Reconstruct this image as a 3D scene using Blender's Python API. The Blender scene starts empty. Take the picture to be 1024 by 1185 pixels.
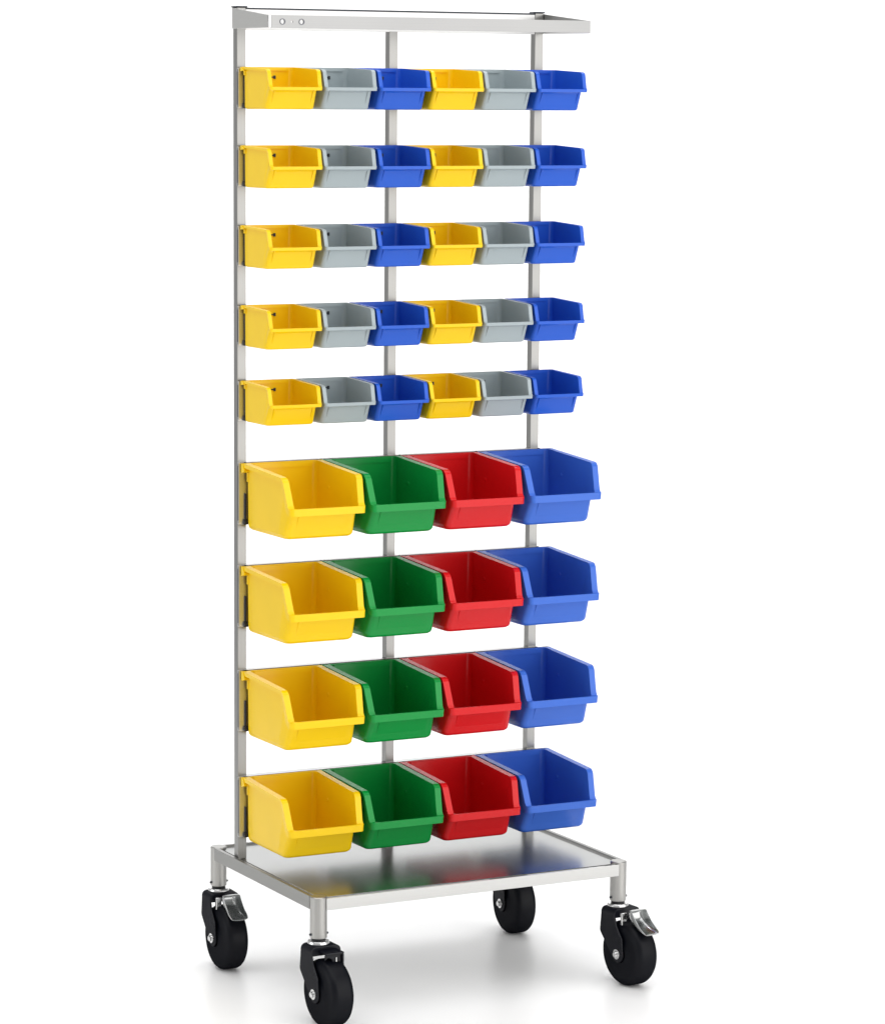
import bpy, bmesh, math, random
from mathutils import Vector, Matrix

S = 0.001                      # everything below is written in millimetres
scene = bpy.context.scene
col = scene.collection
R = math.radians

# ------------------------------------------------------------------ materials
def nodes_of(name):
    m = bpy.data.materials.new(name); m.use_nodes = True
    nt = m.node_tree
    return m, nt, nt.nodes['Principled BSDF']

def plastic(name, rgb, rough=0.20, gloss=0.15):
    m, nt, b = nodes_of(name)
    tc = nt.nodes.new('ShaderNodeTexCoord')
    n1 = nt.nodes.new('ShaderNodeTexNoise'); n1.inputs['Scale'].default_value = 14; n1.inputs['Detail'].default_value = 4
    nt.links.new(tc.outputs['Object'], n1.inputs['Vector'])
    # slight unevenness of the moulded colour
    mix = nt.nodes.new('ShaderNodeMix'); mix.data_type = 'RGBA'
    mix.inputs[6].default_value = (*[c * 0.93 for c in rgb], 1); mix.inputs[7].default_value = (*[min(1, c * 1.05) for c in rgb], 1)
    nt.links.new(n1.outputs['Fac'], mix.inputs[0]); nt.links.new(mix.outputs[2], b.inputs['Base Color'])
    mr = nt.nodes.new('ShaderNodeMapRange'); mr.inputs[3].default_value = rough - .06; mr.inputs[4].default_value = rough + .08
    nt.links.new(n1.outputs['Fac'], mr.inputs[0]); nt.links.new(mr.outputs[0], b.inputs['Roughness'])
    n2 = nt.nodes.new('ShaderNodeTexNoise'); n2.inputs['Scale'].default_value = 900
    nt.links.new(tc.outputs['Object'], n2.inputs['Vector'])
    n3 = nt.nodes.new('ShaderNodeTexNoise'); n3.inputs['Scale'].default_value = 9
    nt.links.new(tc.outputs['Object'], n3.inputs['Vector'])
    bp = nt.nodes.new('ShaderNodeBump'); bp.inputs['Strength'].default_value = .06; bp.inputs['Distance'].default_value = .0006
    bq = nt.nodes.new('ShaderNodeBump'); bq.inputs['Strength'].default_value = .05; bq.inputs['Distance'].default_value = .006
    nt.links.new(n2.outputs['Fac'], bp.inputs['Height']); nt.links.new(n3.outputs['Fac'], bq.inputs['Height'])
    nt.links.new(bq.outputs[0], bp.inputs['Normal']); nt.links.new(bp.outputs[0], b.inputs['Normal'])
    b.inputs['Specular IOR Level'].default_value = 0
    gl = nt.nodes.new('ShaderNodeBsdfGlossy'); gl.inputs['Color'].default_value = (1, 1, 1, 1)
    nt.links.new(mr.outputs[0], gl.inputs['Roughness']); nt.links.new(bp.outputs[0], gl.inputs['Normal'])
    fr = nt.nodes.new('ShaderNodeFresnel'); fr.inputs['IOR'].default_value = 1.36; nt.links.new(bp.outputs[0], fr.inputs['Normal'])
    mn = nt.nodes.new('ShaderNodeMath'); mn.operation = 'MINIMUM'; mn.inputs[1].default_value = gloss
    nt.links.new(fr.outputs[0], mn.inputs[0])
    mx = nt.nodes.new('ShaderNodeMixShader'); nt.links.new(mn.outputs[0], mx.inputs[0])
    nt.links.new(b.outputs[0], mx.inputs[1]); nt.links.new(gl.outputs[0], mx.inputs[2])
    nt.links.new(mx.outputs[0], nt.nodes['Material Output'].inputs['Surface'])
    return m

def steel(name, rgb, rough, axis='Z', var=.10):
    """brushed or zinc plated sheet: fine streaks along one axis"""
    m, nt, b = nodes_of(name)
    tc = nt.nodes.new('ShaderNodeTexCoord'); mp = nt.nodes.new('ShaderNodeMapping')
    sc = {'X': (3, 900, 900), 'Y': (900, 3, 900), 'Z': (900, 900, 3)}[axis]
    mp.inputs['Scale'].default_value = sc
    nt.links.new(tc.outputs['Object'], mp.inputs['Vector'])
    n1 = nt.nodes.new('ShaderNodeTexNoise'); n1.inputs['Scale'].default_value = 1; n1.inputs['Detail'].default_value = 3
    nt.links.new(mp.outputs[0], n1.inputs['Vector'])
    n0 = nt.nodes.new('ShaderNodeTexNoise'); n0.inputs['Scale'].default_value = 6; n0.inputs['Detail'].default_value = 3
    nt.links.new(tc.outputs['Object'], n0.inputs['Vector'])
    ad = nt.nodes.new('ShaderNodeMath'); ad.operation = 'ADD'
    nt.links.new(n1.outputs['Fac'], ad.inputs[0]); nt.links.new(n0.outputs['Fac'], ad.inputs[1])
    mr = nt.nodes.new('ShaderNodeMapRange'); mr.inputs[2].default_value = 2.0
    mr.inputs[3].default_value = rough - var; mr.inputs[4].default_value = rough + var
    nt.links.new(ad.outputs[0], mr.inputs[0]); nt.links.new(mr.outputs[0], b.inputs['Roughness'])
    mix = nt.nodes.new('ShaderNodeMix'); mix.data_type = 'RGBA'
    mix.inputs[6].default_value = (*[c * 0.9 for c in rgb], 1); mix.inputs[7].default_value = (*[min(1, c * 1.06) for c in rgb], 1)
    nt.links.new(n1.outputs['Fac'], mix.inputs[0]); nt.links.new(mix.outputs[2], b.inputs['Base Color'])
    bp = nt.nodes.new('ShaderNodeBump'); bp.inputs['Strength'].default_value = .05; bp.inputs['Distance'].default_value = .0004
    nt.links.new(n1.outputs['Fac'], bp.inputs['Height']); nt.links.new(bp.outputs[0], b.inputs['Normal'])
    b.inputs['Metallic'].default_value = 1
    return m

YEL = plastic('yellow_plastic', (.84, .555, .003))
GRY = plastic('grey_plastic', (.345, .40, .42), .30)
BLU = plastic('blue_plastic', (.018, .10, .55))
LBL = plastic('light_blue_plastic', (.042, .135, .56))
GRN = plastic('green_plastic', (.003, .26, .045))
RED = plastic('red_plastic', (.60, .007, .010))
BLK = plastic('black_plastic', (.012, .012, .014), .45)
FRK = plastic('black_painted_steel', (.003, .0035, .007), .28, .03)
RUB = plastic('black_rubber', (.003, .0035, .006), .40, .012)
POST = steel('brushed_steel_upright', (.285, .283, .275), .30, 'Z')
RAIL = steel('brushed_steel_rail', (.56, .56, .56), .32, 'X')
TRAY = steel('brushed_steel_sheet', (.36, .367, .362), .25, 'X', .05)
SIDE = steel('brushed_steel_side', (.58, .58, .565), .34, 'Y')
PANEL = steel('base_panel_steel', (.30, .30, .29), .38, 'Y')  # base steel darkened in colour to stand in for the sides' dimmer reflections
BAR = steel('top_bar_steel', (.32, .32, .32), .42, 'X')
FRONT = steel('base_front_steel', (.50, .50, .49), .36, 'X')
TUBE = steel('zinc_plated_tube', (.40, .395, .38), .36, 'Z')
ZINC = steel('zinc_plated_part', (.72, .72, .72), .2, 'Z', .06)
HOLE_SHADE = steel('hole_shade_grey', (.13, .135, .15), .35, 'Z')  # dark grey for the shade drawn around the front bar's holes
DARKM = plastic('dark_metal', (.03, .035, .045), .35)

# ------------------------------------------------------------------ mesh helpers
def V(x, y, z): return Vector((x * S, y * S, z * S))

def add_box(bm, x0, x1, y0, y1, z0, z1):
    vs = [bm.verts.new(V(x, y, z)) for x in (x0, x1) for y in (y0, y1) for z in (z0, z1)]
    for f in ((0, 1, 3, 2), (4, 6, 7, 5), (0, 4, 5, 1), (2, 3, 7, 6), (0, 2, 6, 4), (1, 5, 7, 3)):
        bm.faces.new([vs[i] for i in f])

def add_prism(bm, pts, axis, a, b):
    """closed polygon pts (2D) extruded along axis from a to b"""
    def P(p, t):
        return {'X': V(t, p[0], p[1]), 'Y': V(p[0], t, p[1]), 'Z': V(p[0], p[1], t)}[axis]
    A = [bm.verts.new(P(p, a)) for p in pts]; B = [bm.verts.new(P(p, b)) for p in pts]
    bm.faces.new(A); bm.faces.new(B[::-1])
    n = len(pts)
    for i in range(n): bm.faces.new([A[i], B[i], B[(i + 1) % n], A[(i + 1) % n]])

def add_lathe(bm, prof, axis, centre, n=40):
    """prof: list of (radius, position along axis); radius 0 closes the end"""
    rings = []
    for r, t in prof:
        if r <= 1e-6:
            q = {'X': (t, 0, 0), 'Z': (0, 0, t)}[axis]
            rings.append([bm.verts.new(V(centre[0] + q[0], centre[1] + q[1], centre[2] + q[2]))])
            continue
        ring = []
        for k in range(n):
            a = 2 * math.pi * k / n; c, s = r * math.cos(a), r * math.sin(a)
            q = {'X': (t, c, s), 'Z': (c, s, t)}[axis]
            ring.append(bm.verts.new(V(centre[0] + q[0], centre[1] + q[1], centre[2] + q[2])))
        rings.append(ring)
    for A, B in zip(rings, rings[1:]):
        for k in range(n):
            k2 = (k + 1) % n
            if len(A) == 1: bm.faces.new([A[0], B[k], B[k2]])
            elif len(B) == 1: bm.faces.new([A[k], B[0], A[k2]])
            else: bm.faces.new([A[k], B[k], B[k2], A[k2]])

def build(name, bm, mat, parent=None, bevel=0.0, seg=2, ang=30, loc=(0, 0, 0), rotz=0, wn=False):
    bmesh.ops.recalc_face_normals(bm, faces=bm.faces)
    if bevel:
        es = [e for e in bm.edges if len(e.link_faces) == 2 and e.calc_face_angle(0) > R(ang)]
        bmesh.ops.bevel(bm, geom=es, offset=bevel * S, offset_type='OFFSET', segments=seg, profile=.5, affect='EDGES', clamp_overlap=True)
    me = bpy.data.meshes.new(name); bm.to_mesh(me); bm.free()
    me.polygons.foreach_set('use_smooth', [True] * len(me.polygons))
    me.set_sharp_from_angle(angle=R(38))
    me.materials.append(mat)
    weighted = bool(bevel) or wn
    o = bpy.data.objects.new(name, me); col.objects.link(o)
    if weighted:
        wm = o.modifiers.new('flat_faces', 'WEIGHTED_NORMAL'); wm.keep_sharp = True; wm.weight = 60
    o.parent = parent
    o.location = V(*loc); o.rotation_euler = (0, 0, rotz)
    return o

def copy_tree(o, parent=None):
    c = o.copy(); col.objects.link(c); c.parent = parent
    for ch in o.children: copy_tree(ch, c)
    return c

# ------------------------------------------------------------------ storage bins
def bin_mesh(P):
    """open-fronted stacking bin; x centred, y=0 at its back wall (front is -y), z=0 at the rim"""
    bm = bmesh.new()
    t = P['t']; e = P['e']
    yb, yc, yl = -P['back'], -P['cut'], -P['lip']
    hb, hf, hl = P['hb'], P['hf'], P['hl']        # rim half width: back, at cut, at lip
    zc, zl = -P['zc'], -P['zl']                    # rim height at cut, at lip
    rf, rb = P['rf'], P['rb']
    # --- rim path in the side plane, back to front: list of (y, z)
    yend = yl + rf
    side = []
    for k in range(5):
        u = k / 4; side.append((yb - rb + (yc + 6 - yb + rb) * u, zc * u))
    # rounded break at the cut
    p0 = Vector((yc + 6, zc)); p1 = Vector((yc, zc - .4)); p2 = Vector((yc + (yend - yc) * .22, zc + (zl - zc) * .16))
    for k in range(1, 6):
        u = k / 5; q = p0 * (1 - u) ** 2 + p1 * 2 * u * (1 - u) + p2 * u * u; side.append((q.x, q.y))
    p3 = Vector((yc + (yend - yc) * .80, zc + (zl - zc) * .90)); side.append((p2.x * .5 + p3.x * .5, p2.y * .5 + p3.y * .5)); side.append((p3.x, p3.y))
    p4 = Vector((yc + (yend - yc) * .97, zl + .2)); p5 = Vector((yend - .0, zl))
    for k in range(1, 5):
        u = k / 4; q = p3 * (1 - u) ** 2 + p4 * 2 * u * (1 - u) + p5 * u * u; side.append((q.x, q.y))
    n = len(side)
    # width along the side
    def hw(y, z):
        if y > yc: return hb + (hf - hb) * (yb - y) / (yb - yc)
        u = (z - zc) / (zl - zc); return hf + (hl - hf) * min(1, max(0, u))
    cor = 5
    def loop(rimsets, inset, yinF, yinB, zoff, rF, rB):
        """one closed ring following the rim: left side, front, right side, back"""
        L = []
        pts = rimsets
        left = []
        hB = hw(side[0][0], side[0][1]) - inset
        for k in range(1, cor):       # back left corner
            a = math.pi / 2 * k / cor
            left.append((-(hB - rB + rB * math.sin(a)), yb - yinB - rB + rB * math.cos(a), side[0][1] + zoff))
        yF = yl + yinF
        for i, (y, z) in enumerate(pts):
            y = min(y, yb - yinB - rB - .01 * i); y = max(y, yF + rF + .01 * (n - i))
            left.append((-(hw(*side[i]) - inset), y, z))
        hF = hl - inset; ylast = left[-1][1]; zlast = pts[-1][1]
        for k in range(1, cor):
            a = math.pi / 2 * k / cor
            left.append((-(hF - rF + rF * math.cos(a)), ylast + (yF - ylast) * math.sin(a), zlast))
        left.append((-(hF - rF), yF, zlast))
        right = [(-x, y, z) for x, y, z in left[::-1]]
        # start/end of the back edge
        bk = (hB - rB, yb - yinB, side[0][1] + zoff)
        return [(-bk[0], bk[1], bk[2])] + left + right + [bk]
    def off(extra=0.0):
        out = []
        for i, (y, z) in enumerate(side):
            a = side[max(0, i - 1)]; b = side[min(n - 1, i + 1)]
            if i == 0: a = (side[0][0] + 1, side[0][1] + .0001); b = side[1]
            if i == n - 1: a = (y, z); b = (y - 1, z)
            ty, tz = b[0] - a[0], b[1] - a[1]; l = math.hypot(ty, tz); ty /= l; tz /= l
            dd = P['ds'] + (P['d'] - P['ds']) * min(1, max(0, (z - zc) / (zl - zc))) + extra
            out.append((y + dd * (-tz), z + dd * ty))
        return out
    d = P['d']
    rim = loop(side, 0, 0, 0, 0, rf, rb)
    skirt_pts = off(); skirt = loop(skirt_pts, .5, .8, 0, 0, rf, rb)
    under = loop(skirt_pts, e, P['ov'], P['bi'], 0, rf + 2, max(2, rb - 1))
    inner = loop(side, e + t, t + 1.5, P['bi'] + t, 0, max(2, rf - 2), rb + 3)
    inner2 = loop(off(3), e + t, P['ov'] + t, P['bi'] + t, 0, rf + 2, rb + 3)
    # bottom rings
    def bottom(hx, yF, yB, rF, rB, z, top):
        """same vertex order as loop()"""
        out = []
        left = []
        for k in range(1, cor):
            a = math.pi / 2 * k / cor
            left.append((-(hx - rB + rB * math.sin(a)), yB - rB + rB * math.cos(a), z))
        for i, (y, zz) in enumerate(side):
            u = (side[0][0] - y) / (side[0][0] - side[-1][0])
            left.append((-hx, (yB - rB) + (yF + rF - yB + rB) * u, z))
        for k in range(1, cor):
            a = math.pi / 2 * k / cor
            left.append((-(hx - rF + rF * math.cos(a)), yF + rF - rF * math.sin(a), z))
        left.append((-(hx - rF), yF, z))
        right = [(-x, y, q) for x, y, q in left[::-1]]
        return [(-(hx - rB), yB, z)] + left + right + [(hx - rB, yB, z)]
    H = P['h']; hb2 = P['hbot']; yF = -P['bot']; yB = yb - P['bi']
    br = P['br']; rfb = rf + 3
    layers = []
    for k in range(4, -1, -1):
        a = math.pi / 2 * k / 4
        ins = br * (1 - math.cos(a)); zz = -H + br * (1 - math.sin(a))
        layers.append(bottom(hb2 - ins, yF + ins, yB - ins, max(1.5, rfb - ins * .5), max(1.5, rb - ins * .5), zz, None))
    layers = layers[::-1]   # highest first? order fixed below
    # layers[0] is k=0 (widest inset 0 at z=-H+br) ... layers[4] is k=4 (inset br, z=-H)
    outer = [rim, skirt, under] + layers
    ib = bottom(hb2 - t - .6, yF + t + 1, yB - t, rfb, rb + 4, -H + t + 9, None)
    ib2 = bottom(hb2 - t - 3, yF + t + 4, yB - t - 3, rfb, rb + 4, -H + t + 2.2, None)
    ib3 = bottom(hb2 - t - 10, yF + t + 11, yB - t - 10, rfb, rb + 2, -H + t, None)
    def ring(pts): return [bm.verts.new(V(*p)) for p in pts]
    O = [ring(l) for l in outer]; I = [ring(l) for l in (inner, inner2, ib, ib2, ib3)]
    def skin(A, B):
        m = len(A)
        for k in range(m): bm.faces.new([A[k], A[(k + 1) % m], B[(k + 1) % m], B[k]])
    for A, B in zip(O, O[1:]): skin(A, B)
    skin(O[0], I[0])
    for A, B in zip(I, I[1:]): skin(A, B)
    bm.faces.new(O[-1]); bm.faces.new(I[-1])
    bmesh.ops.recalc_face_normals(bm, faces=bm.faces)
    # soften the rim edges
    rimset = set(O[0]) | set(I[0]) | set(O[1])
    es = [ed for ed in bm.edges if ed.verts[0] in rimset and ed.verts[1] in rimset and len(ed.link_faces) == 2 and ed.calc_face_angle(0) > R(35)
          and ((ed.verts[0] in set(O[0]) and ed.verts[1] in set(O[0])) or (ed.verts[0] in set(I[0]) and ed.verts[1] in set(I[0])) or (ed.verts[0] in set(O[1]) and ed.verts[1] in set(O[1])))]
    bmesh.ops.bevel(bm, geom=es, offset=P['bev'] * S, offset_type='OFFSET', segments=3, profile=.5, affect='EDGES', clamp_overlap=True)
    # hanging ledge along the inside of the back wall and ears behind the rim
    yi = yB - t
    add_box(bm, -hb + e + t + 9, hb - e - t - 9, yi - 2.6, yi + 1, -P['ledge'], -1.6)
    for s in (-1, 1):
        x0, x1 = sorted((s * (hb - e - .5), s * (hb + P['ear'])))
        pts = [(yb - .4, -.4), (yb - 7, -.8), (yb - 13, -d * 1.0), (yb - 13, -d * 1.1), (yb - 6, -d * 1.35), (yb - .4, -d * 1.35)]
        add_prism(bm, [(y, min(z, -.4)) for y, z in pts], 'X', x0, x1)
        x0, x1 = sorted((s * (hb2 - 1), s * (hb2 + 1.6)))
        add_box(bm, x0, x1, yB - 7, yB - .6, -d * 2.6, -d * 1.3)
    return bm

LARGE = dict(t=2.6, e=8.5, ov=19, back=1, bi=4, cut=160, lip=188, hb=73.5, hf=73, hl=69.5, zc=9, zl=58.5, rf=8, rb=5,
             d=12, ds=7, h=113, hbot=64.2, bot=154, br=9, bev=2.2, ledge=10, ear=1.0)
SMALL = dict(t=2.0, e=4.6, ov=12, back=1, bi=4, cut=103, lip=117, hb=48.8, hf=48.2, hl=47.4, zc=4, zl=33, rf=4.5, rb=4,
             d=5.2, ds=4, h=69, hbot=44, bot=92, br=4, bev=1.2, ledge=6, ear=.9)

def label_mesh(P, kind):
    """shallow label holder on the sloping front wall below the lip"""
    bm = bmesh.new()
    zt = -P['zl'] - P['d'] - 1.0; zb = -P['h'] + P['br'] + 1
    yt = -P['lip'] + P['ov']; yb_ = -P['bot']
    ztop = -P['zl'] - P['d']; zbot = -P['h'] + P['br']
    def yat(z): return yt + (yb_ - yt) * (z - ztop) / (zbot - ztop)
    if kind == 'large':
        w = 46; z0, z1 = zb + 6, zt + .6
        vs = []
        for z in (z1, z0):
            q = 1.7 if z == z1 else .15
            vs.append([(-w, yat(z) - q, z), (w, yat(z) - q, z), (w, yat(z) + 1, z), (-w, yat(z) + 1, z)])
        a = [bm.verts.new(V(*p)) for p in vs[0]]; b = [bm.verts.new(V(*p)) for p in vs[1]]
        bm.faces.new(a); bm.faces.new(b[::-1])
        for k in range(4): bm.faces.new([a[k], a[(k + 1) % 4], b[(k + 1) % 4], b[k]])
    else:
        for s in (-1, 1):
            z0, z1 = zb + 6, zt + .3
            x0, x1 = sorted((s * 34, s * 36))
            add_prism(bm, [(yat(z1) - 2.6, z1), (yat(z1) + 1, z1), (yat(z0) + 1, z0), (yat(z0) - .6, z0)], 'X', x0, x1)
        z1 = zt + .3; z0 = z1 - 2.2
        add_prism(bm, [(yat(z1) - 1.8, z1), (yat(z1) + 1, z1), (yat(z0) + 1, z0), (yat(z0) - .8, z0)], 'X', -33.9, 33.9)
    return bm

def make_bin(kind, mat):
    P = LARGE if kind == 'large' else SMALL
    o = build('storage_bin', bin_mesh(P), mat, wn=True)
    build('label_holder', label_mesh(P, kind), mat, o, .25, 1)
    if kind == 'small':                                   # hook of the rail showing through the slot in the back wall
        bm = bmesh.new(); y = -P['back'] - P['bi'] - P['t']
        add_box(bm, -6, 11, y - 1.6, y + .5, -17.6, -15.6)
        add_box(bm, 8, 11.5, y - 2.4, y + .5, -19.4, -13.8)
        build('hanging_hook', bm, DARKM, o, .4, 1)
    else:                                                 # round moulding mark inside the right-hand wall
        bm = bmesh.new()
        add_lathe(bm, [(0, -1.0), (3.2, -1.0), (4, -.4), (4, .6)], 'X', (64.5 - 2.6 + .3, -58, -42), 20)
        build('moulding_mark', bm, mat, o)
    return o

# ------------------------------------------------------------------ trolley
ROW_Z = [1541.4, 1413.0, 1281.5, 1149.0, 1023.0, 886.7, 712.2, 532.6, 348.3]
PX = [0, 281.7, 563.3]; PS = 16
trolley = bpy.data.objects.new('bin_trolley', None); col.objects.link(trolley)
trolley['label'] = 'tall brushed steel rack trolley on four black casters carrying the coloured bins'
trolley['category'] = 'trolley'

# uprights: square tubes with a dark cap
for x in PX:
    top = 1606 if x == PX[1] else 1641
    bm = bmesh.new(); add_box(bm, x, x + PS, 0, PS, 205.1, top)
    p = build('upright', bm, POST, trolley, .9, 2)
    if x == PX[1]: continue
    bm = bmesh.new(); add_box(bm, x - 2.5, x + PS + 2.5, -2, PS + 2.5, 1641, 1643.6)
    build('end_cap', bm, DARKM, p, .8, 1)

# rails with black spacer clips at each bin boundary
RAIL_D = 6
for r, z in enumerate(ROW_Z):
    z += 1.2
    h = 66 if r < 5 else 105
    bm = bmesh.new()
    # folded channel: front sheet, top and bottom flange
    pts = [(-RAIL_D, z - h), (-RAIL_D, z), (-.1, z), (-.1, z - 6), (-1.4, z - 6), (-1.4, z - 1.5), (-RAIL_D + 1.5, z - 1.5),
           (-RAIL_D + 1.5, z - h + 1.5), (-1.4, z - h + 1.5), (-1.4, z - h + 6), (-.1, z - h + 6), (-.1, z - h)]
    add_prism(bm, pts, 'X', -.5, 580)
    rl = build('rail', bm, RAIL, trolley, .4, 1)
    for xa, xb in ((PX[0] + PS + .3, PX[1] - .3), (PX[1] + PS + .3, PX[2] - .3)):   # stiffening flange behind the sheet
        bm = bmesh.new(); add_box(bm, xa, xb, .1, 13, z - 4, z - .2); build('rail_flange', bm, RAIL, rl, .4, 1)
    n, pitch = (6, 100) if r < 5 else (4, 150)
    for k in range(n + 1):
        x = 2 + pitch * k
        if k == 0: x = 11
        if k == n: x -= 26
        bm = bmesh.new()
        add_box(bm, x - 1.3, x + 1.3, -RAIL_D - 3.6, -RAIL_D - .05, z - h + 4, z - h * (.2 if r < 5 else .5))
        add_prism(bm, [(-RAIL_D - 5.5, z - h), (-RAIL_D - 6.5, z - h + 4), (-RAIL_D - 3, z - h + 9), (-RAIL_D - .1, z - h + 9), (-RAIL_D - .1, z - h)], 'X', x - 3.5, x + 3.5)
        build('spacer_clip', bm, BLK, rl, .5, 1)
        bm = bmesh.new(); add_box(bm, x - 2.2, x + 2.2, -RAIL_D - 2, -RAIL_D + 1, z - 4, z + .1)
        build('clip_head', bm, BLK, rl, .6, 1)

# top frame: tapered end plates, front bar, back bar
def sheet(bm, A, B, z0a, z1a, z0b, z1b, th):
    """upright plate from plan point A to B with bottom/top heights at both ends"""
    a, b = Vector(A), Vector(B); n = Vector((-(b - a).y, (b - a).x)).normalized() * th / 2
    ring = []
    for p, z0, z1 in ((a, z0a, z1a), (b, z0b, z1b)):
        ring.append([bm.verts.new(V(p.x + s * n.x, p.y + s * n.y, z)) for s, z in ((-1, z0), (1, z0), (1, z1), (-1, z1))])
    bm.faces.new(ring[0]); bm.faces.new(ring[1][::-1])
    for k in range(4): bm.faces.new([ring[0][k], ring[0][(k + 1) % 4], ring[1][(k + 1) % 4], ring[1][k]])

FY = -148
bm = bmesh.new(); sheet(bm, (-1.6, 14), (-10, FY + 3), 1606.5, 1641, 1605.6, 1625.5, 2.4)
build('end_plate', bm, SIDE, trolley, .5, 1)
bm = bmesh.new(); sheet(bm, (581.2, 14), (586.4, FY + 3), 1606.5, 1641, 1604.6, 1625.8, 2.4)
build('end_plate', bm, SIDE, trolley, .5, 1)
# front bar, drilled: two large holes with a small one between them
def drilled_bar(x0, x1, y0, y1, z0, z1, holes):
    bm = bmesh.new(); zc = (z0 + z1) / 2
    xs = [x0]
    for cx, rr in holes: xs += [cx - rr - 3, cx + rr + 3]
    xs.append(x1)
    N = 24
    def wall(y, flip):
        loops = []
        for i in range(0, len(xs) - 1):
            if i % 2 == 0:
                if xs[i + 1] - xs[i] < .01: continue
                q = [bm.verts.new(V(x, y, z)) for x, z in ((xs[i], z0), (xs[i + 1], z0), (xs[i + 1], z1), (xs[i], z1))]
                bm.faces.new(q if not flip else q[::-1])
            else:
                cx, rr = holes[(i - 1) // 2]
                inner = []; outer = []
                for k in range(N):
                    a = 2 * math.pi * (k + .5) / N; c, s = math.cos(a), math.sin(a)
                    inner.append(bm.verts.new(V(cx + rr * c, y, zc + rr * s)))
                    hx, hz = rr + 3, (z1 - z0) / 2
                    m = min(hx / max(abs(c), 1e-9), hz / max(abs(s), 1e-9))
                    outer.append(bm.verts.new(V(cx + m * c, y, zc + m * s)))
                corners = {}
                for k in range(N):
                    k2 = (k + 1) % N
                    f = [inner[k], outer[k], outer[k2], inner[k2]]
                    a, b = outer[k].co, outer[k2].co
                    if abs(a.x - b.x) > 1e-7 and abs(a.z - b.z) > 1e-7:   # a corner of the plate lies between
                        am = 2 * math.pi * (k + 1) / N
                        cv = bm.verts.new(V(cx + math.copysign(rr + 3, math.cos(am)), y, zc + math.copysign((z1 - z0) / 2, math.sin(am))))
                        f = [inner[k], outer[k], cv, outer[k2], inner[k2]]
                    bm.faces.new(f if flip else f[::-1])
                loops.append(inner)
        return loops
    A = wall(y0, False); B = wall(y1, True)
    for la, lb in zip(A, B):
        for k in range(N): bm.faces.new([la[k], la[(k + 1) % N], lb[(k + 1) % N], lb[k]])
    for za in (z0, z1):
        q = [bm.verts.new(V(x, y, za)) for x, y in ((x0, y0), (x1, y0), (x1, y1), (x0, y1))]; bm.faces.new(q)
    for xa in (x0, x1):
        q = [bm.verts.new(V(xa, y, z)) for y, z in ((y0, z0), (y1, z0), (y1, z1), (y0, z1))]; bm.faces.new(q)
    bmesh.ops.remove_doubles(bm, verts=bm.verts, dist=.00002)
    return bm
fb = build('front_bar', drilled_bar(-7, 586, FY - 1.2, FY + 1.2, 1605, 1625.6, [(13, 4.2), (30, 1.8), (47, 4.2)]), BAR, trolley)
for cx in (13, 47):                                        # dark rings added to draw the shade at the two large holes' rims
    bm = bmesh.new(); N = 28; rg = []
    for rr, y in ((5.0, FY - 1.3), (5.0, FY - 1.9), (3.7, FY - 1.9), (3.7, FY + 1.3)):
        rg.append([bm.verts.new(V(cx + rr * math.cos(2 * math.pi * k / N), y, 1615.3 + rr * math.sin(2 * math.pi * k / N))) for k in range(N)])
    for A, B in zip(rg, rg[1:]):
        for k in range(N): bm.faces.new([A[k], A[(k + 1) % N], B[(k + 1) % N], B[k]])
    build('hole_shade_ring', bm, HOLE_SHADE, fb)
bm = bmesh.new()                                           # bent corner of the bar
add_box(bm, -11.4, -7.4, FY - 1.6, FY + 1.6, 1605.2, 1625.5)
build('bar_corner', bm, ZINC, trolley, .9, 2)
bm = bmesh.new(); add_box(bm, PX[0] + PS + .2, PX[2] - .2, 1, 3, 1605, 1638.6)
bk = build('back_bar', bm, RAIL, trolley, .4, 1)
bm = bmesh.new(); add_box(bm, PX[0] + PS + .3, PX[2] - .3, 0, 4.5, 1638.6, 1641)
build('edge_strip', bm, DARKM, bk, .5, 1)

# base: four tube legs, folded tray
BL, BR, BF, BB, BZ = 4.4, 574.9, -307.9, 92.0, 208.4
LEGS = [(BL, BF), (BL, BB), (BR, BF + 6), (BR, BB)]
for x, y in LEGS:
    bm = bmesh.new()
    add_lathe(bm, [(0, BZ), (12.5, BZ), (14, BZ - 1.2), (14, 140), (12.6, 139), (12.6, 160), (0, 160)], 'Z', (x, y, 0), 40)
    lg = build('leg', bm, TUBE, trolley)
    for s in (-1, 1):
        bm = bmesh.new(); add_lathe(bm, [(0, s * 17), (1.6, s * 16.8), (2.2, s * 15.4), (2.2, s * 13)], 'X', (x, y - 1, 146), 14)
        build('rivet', bm, DARKM, lg)
bm = bmesh.new()
add_box(bm, BL + 2, BR - 2, BF + 2, BB - 2, 202.8, 204.8)
tray = build('base_tray', bm, TRAY, trolley, .4, 1)
def panel(name, x0, x1, y0, y1, mat, z1=BZ - .4):
    bm = bmesh.new(); add_box(bm, x0, x1, y0, y1, 186, z1); return build(name, bm, mat, tray, .6, 2)
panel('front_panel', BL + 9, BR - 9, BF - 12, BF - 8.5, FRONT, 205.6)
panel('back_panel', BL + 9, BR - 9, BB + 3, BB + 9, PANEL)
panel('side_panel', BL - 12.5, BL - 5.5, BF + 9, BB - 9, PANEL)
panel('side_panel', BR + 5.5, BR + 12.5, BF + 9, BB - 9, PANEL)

# casters
def arc(cx, cy, r, a0, a1, n):
    return [(cx + r * math.cos(R(a0 + (a1 - a0) * k / n)), cy + r * math.sin(R(a0 + (a1 - a0) * k / n))) for k in range(n + 1)]

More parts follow.
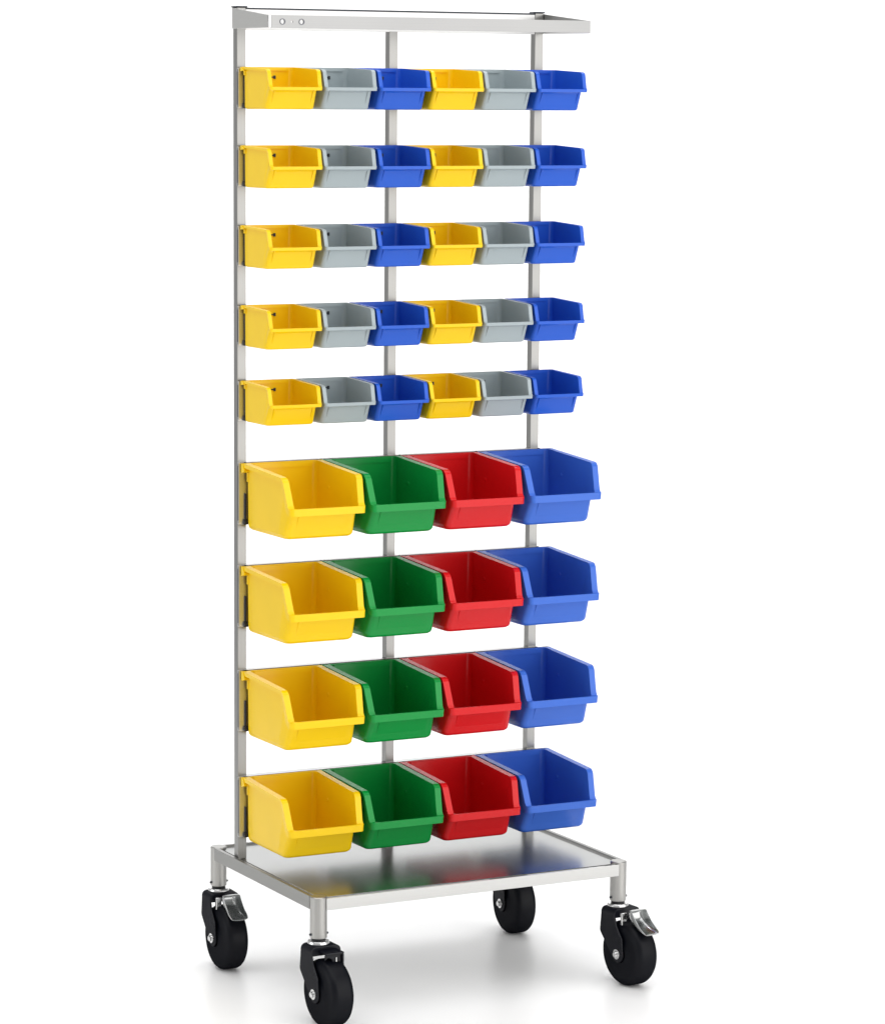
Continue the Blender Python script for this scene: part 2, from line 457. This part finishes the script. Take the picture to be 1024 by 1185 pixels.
AX, AZ, WR = -36, 56, 56
def fork_mesh():
    bm = bmesh.new()
    side = [(11, 119), (13, 100)] + arc(0, 92, 14, 0, -30, 3) + arc(AX, AZ, 15, -50, -180, 8) + [(-48, 84), (-32, 104), (-27, 119)]
    for x0, x1 in ((-27.5, -24), (24, 27.5)): add_prism(bm, side, 'X', x0, x1)
    top = arc(-12, 4, 20, 20, 160, 10)
    # crown over the wheel
    prof = [(-27.5, 116), (27.5, 116), (27.5, 120)] + arc(18.5, 122, 9, 0, 90, 5) + arc(-18.5, 122, 9, 90, 180, 5) + [(-27.5, 120)]
    add_prism(bm, [(p[0], p[1]) for p in prof], 'Y', -27, 11)
    return bm
def make_caster(kind):
    f = build('caster', fork_mesh(), FRK, trolley, 1.4, 2)
    bm = bmesh.new()                                       # tyre with flattened tread and dished sides
    w = 22
    prof = [(0, -w + 5), (14, -w + 5), (16, -w - 1), (28, -w + 1.5), (41, -w)] + [(41 + 15 * math.sin(R(a)), -w + 13 - 13 * math.cos(R(a))) for a in (25, 45, 62, 76, 86)] \
        + [(56.0, -2.5), (56.0, 2.5)] + [(41 + 15 * math.sin(R(a)), w - 13 + 13 * math.cos(R(a))) for a in (86, 76, 62, 45, 25)] + [(41, w), (28, w - 1.5), (16, w + 1), (14, w - 5), (0, w - 5)]
    add_lathe(bm, prof, 'X', (0, AX, AZ), 64); build('tyre', bm, RUB, f)
    for s in (-1, 1):
        bm = bmesh.new()
        add_lathe(bm, [(0, s * 34), (4.0, s * 33.6), (5.2, s * 32.2), (5.2, s * 29.6), (8.6, s * 29.4), (8.8, s * 27.0)], 'X', (0, AX, AZ), 24)
        build('axle_bolt', bm, ZINC, f)
    bm = bmesh.new(); add_lathe(bm, [(0, 136), (13, 136), (17, 135), (18.5, 133), (18.5, 128), (0, 128)], 'Z', (0, 0, 0), 8 if False else 40)
    build('swivel_washer', bm, ZINC, f)
    bm = bmesh.new(); add_lathe(bm, [(0, 165), (11.8, 165), (11.8, 133)], 'Z', (0, 0, 0), 32)
    build('stem', bm, BLK, f)
    if kind == 'brake':
        # scoop shaped chrome pedal: hood, side cheeks, flared toe
        bm = bmesh.new()
        path = [(-60, 135), (-45, 134), (-46, 123), (-52, 113), (-65, 106), (-82, 100), (-98, 98)]
        hw_ = [14.5, 15, 15, 15, 15, 16, 14.5]
        edge = [(-60, 134), (-61, 133), (-66, 127), (-73, 120), (-81, 113), (-89, 107), (-98, 102)]
        cols = []
        for (y, z), h, (ey, ez) in zip(path, hw_, edge):
            cols.append([bm.verts.new(V(*q)) for q in ((-h - 1.5, ey, ez), (-h, (y * 2 + ey) / 3, (z * 2 + ez) / 3), (-h + 3, y, z), (0, y + (.6 if y > -60 else 0), z - .5), (h - 3, y, z), (h, (y * 2 + ey) / 3, (z * 2 + ez) / 3), (h + 1.5, ey, ez))])
        for a, b in zip(cols, cols[1:]):
            for k in range(6):
                bm.faces.new([a[k], a[k + 1], b[k + 1], b[k]])
        o = build('brake_pedal', bm, CHROME, f)
        o.modifiers.new('thick', 'SOLIDIFY').thickness = .0018
        ss = o.modifiers.new('smooth', 'SUBSURF'); ss.levels = ss.render_levels = 2
        bm = bmesh.new(); add_box(bm, -21, -11, -41, -35, 106, 127)
        build('pedal_bracket', bm, ZINC, f, .8, 1)
    elif kind == 'guard':
        bm = bmesh.new()
        add_box(bm, -14, 19, -54, -28, 122, 126)
        add_box(bm, 15.5, 19, -54, -29, 96, 122.5)
        add_prism(bm, [(-14, 113), (-8, 117), (-2, 114), (1, 105), (15.6, 101), (15.6, 122.2), (-14, 122.2)], 'Y', -50, -47)
        build('wheel_guard', bm, FRK, f, 1.2, 2)
        bm = bmesh.new(); add_box(bm, 5.5, 7, -51, -49.8, 106, 117); build('guard_slot', bm, ZINC, f)
    return f
CHROME = steel('polished_chrome', (.46, .47, .47), .2, 'X', .03)
for (x, y), kind, ang in zip(LEGS, ('guard', 'brake', 'brake', 'plain'), (2, -2, 6, -4)):
    c = make_caster(kind); c.location = V(x, y, 0); c.rotation_euler = (0, 0, R(ang))

# ------------------------------------------------------------------ bins on the rails
ORD = ['top', 'second', 'third', 'fourth', 'fifth']
SM = {'yellow': make_bin('small', YEL), 'grey': make_bin('small', GRY), 'blue': make_bin('small', BLU)}
LG = {'yellow': make_bin('large', YEL), 'green': make_bin('large', GRN), 'red': make_bin('large', RED), 'blue': make_bin('large', LBL)}
used = set(); rnd = random.Random(7)
BY = -RAIL_D - .3
SMALL_TXT = ['small yellow bin at the left end of the {} row',
             'small grey bin beside the leftmost yellow bin in the {} row',
             'small blue bin between grey and yellow bins in the {} row',
             'small yellow bin between blue and grey bins in the {} row',
             'small grey bin beside the rightmost blue bin in the {} row',
             'small blue bin at the right end of the {} row']
def place(proto, x, z, label, group):
    if proto.name in used: o = copy_tree(proto)
    else: o = proto; used.add(proto.name)
    o.location = V(x + rnd.uniform(-.35, .35), BY, z); o.rotation_euler = (0, 0, R(rnd.uniform(-.35, .35)))
    o['label'] = label; o['category'] = 'bin'; o['group'] = group
    return o
for r in range(5):
    for k, c in enumerate(('yellow', 'grey', 'blue') * 2):
        place(SM[c], 52 + 100 * k, ROW_Z[r] + 3, SMALL_TXT[k].format(ORD[r] + (' small-bin' if r else '')), 'small bins hung on the upper rails')
LORD = ['highest', 'second', 'third', 'lowest']
for r in range(4):
    for k, c in enumerate(('yellow', 'green', 'red', 'blue')):
        place(LG[c], 77 + 150 * k, ROW_Z[5 + r] + (.4, .4, .6, 1.6)[r], 'large %s bin in the %s large-bin row%s' % (c, LORD[r], ' just above the base tray' if r == 3 else ''),
              'large bins hung on the lower rails')

# ------------------------------------------------------------------ setting: white studio sweep
CAM = dict(f=3777.3745, px=450.5085, py=672.9478, yaw=-0.4704980, tilt=0.1456238, roll=0.0054633, loc=(-2242.94, -4974.41, 1486.23))
yaw = CAM['yaw']
def sweep_material():
    m, nt, b = nodes_of('white_studio_paint')
    tc = nt.nodes.new('ShaderNodeTexCoord')
    n = nt.nodes.new('ShaderNodeTexNoise'); n.inputs['Scale'].default_value = 2.5; n.inputs['Detail'].default_value = 3
    nt.links.new(tc.outputs['Object'], n.inputs['Vector'])
    mr = nt.nodes.new('ShaderNodeMapRange'); mr.inputs[3].default_value = .935; mr.inputs[4].default_value = .965
    nt.links.new(n.outputs['Fac'], mr.inputs[0]); nt.links.new(mr.outputs[0], b.inputs['Base Color'])
    b.inputs['Roughness'].default_value = .34
    b.inputs['Specular IOR Level'].default_value = .35
    return m
WHT = sweep_material()
fx, fy = -math.sin(yaw), math.cos(yaw)          # horizontal view direction
rx, ry = math.cos(yaw), math.sin(yaw)
def world_pt(u, v, z):                            # u to the right, v away from the trolley along the view
    return V(280 + u * rx + v * fx, -100 + u * ry + v * fy, z)
bm = bmesh.new()
q = [bm.verts.new(world_pt(u, v, 0)) for u, v in ((-2100, -3000), (2100, -3000), (2100, 1800), (-2100, 1800))]
bm.faces.new(q)
fl = build('floor', bm, WHT); fl['kind'] = 'structure'
bm = bmesh.new()
prof = [(1800, 0)] + [(1800 + 1500 * math.sin(R(a)), 1500 - 1500 * math.cos(R(a))) for a in range(6, 91, 6)] + [(3300, 5000)]
rows = [[bm.verts.new(world_pt(u, v, z)) for v, z in prof] for u in (-2100, 2100)]
for k in range(len(prof) - 1): bm.faces.new([rows[0][k], rows[1][k], rows[1][k + 1], rows[0][k + 1]])
bd = build('backdrop', bm, WHT); bd['kind'] = 'structure'

# ------------------------------------------------------------------ light
w = bpy.data.worlds.new('World'); scene.world = w; w.use_nodes = True
bg = w.node_tree.nodes['Background']; bg.inputs[0].default_value = (.97, .985, 1, 1); bg.inputs[1].default_value = .70
wt = w.node_tree; wtc = wt.nodes.new('ShaderNodeTexCoord'); wsp = wt.nodes.new('ShaderNodeSeparateXYZ'); wmr = wt.nodes.new('ShaderNodeMapRange')
wt.links.new(wtc.outputs['Generated'], wsp.inputs[0]); wt.links.new(wsp.outputs['Z'], wmr.inputs[0])
wmr.inputs[1].default_value = .05; wmr.inputs[2].default_value = .75; wmr.inputs[3].default_value = 1.0; wmr.inputs[4].default_value = .35   # unseen gradient, brighter low down, added to lift the shade under the tray
wt.links.new(wmr.outputs[0], bg.inputs[0])
def area(name, loc, target, sx, sy, power, colr=(1, 1, 1)):
    l = bpy.data.lights.new(name, 'AREA'); l.shape = 'RECTANGLE'; l.size = sx; l.size_y = sy; l.energy = power; l.color = colr
    o = bpy.data.objects.new(name, l); col.objects.link(o)
    o.location = loc; d = Vector(target) - Vector(loc); o.rotation_euler = d.to_track_quat('-Z', 'Y').to_euler()
    return o
def wp(u, v, z): return tuple(world_pt(u, v, z))
area('overhead_softbox', wp(-200, -1300, 4200), wp(0, -300, 0), 5.0, 5.0, 142)
area('key_softbox', wp(2900, -2300, 1550), wp(0, 0, 800), 4.4, 4.0, 110, (1, .985, .96))
area('backdrop_light', wp(0, 1400, 4600), wp(0, 3000, 1100), 4, 1.2, 75)
area('fill_softbox', wp(-3600, -1100, 1350), wp(0, 0, 500), 2.6, 2.4, 30, (.97, .985, 1))

# ------------------------------------------------------------------ camera
cd = bpy.data.cameras.new('camera'); cam = bpy.data.objects.new('camera', cd); col.objects.link(cam)
cy_, sy_ = math.cos(yaw), math.sin(yaw); ti = CAM['tilt']; ro = CAM['roll']
fwd = Vector((-sy_ * math.cos(ti), cy_ * math.cos(ti), -math.sin(ti)))
right = Vector((cy_, sy_, 0)); up = right.cross(fwd)
r_ = right * math.cos(ro) + up * math.sin(ro); u_ = -right * math.sin(ro) + up * math.cos(ro)
M = Matrix((r_, u_, -fwd)).transposed().to_4x4(); M.translation = V(*CAM['loc'])
cam.matrix_world = M
cd.sensor_fit = 'HORIZONTAL'; cd.sensor_width = 36; cd.lens = CAM['f'] / 1024 * 36
cd.shift_x = (512 - CAM['px']) / 1024; cd.shift_y = (CAM['py'] - 592.5) / 1024
cd.clip_start = .1; cd.clip_end = 100
scene.camera = cam

scene.render.engine = 'CYCLES'
scene.cycles.max_bounces = 10; scene.cycles.diffuse_bounces = 5; scene.cycles.glossy_bounces = 5
scene.cycles.use_denoising = True
scene.view_settings.view_transform = 'Standard'; scene.view_settings.look = 'None'; scene.view_settings.exposure = 0; scene.view_settings.gamma = 1
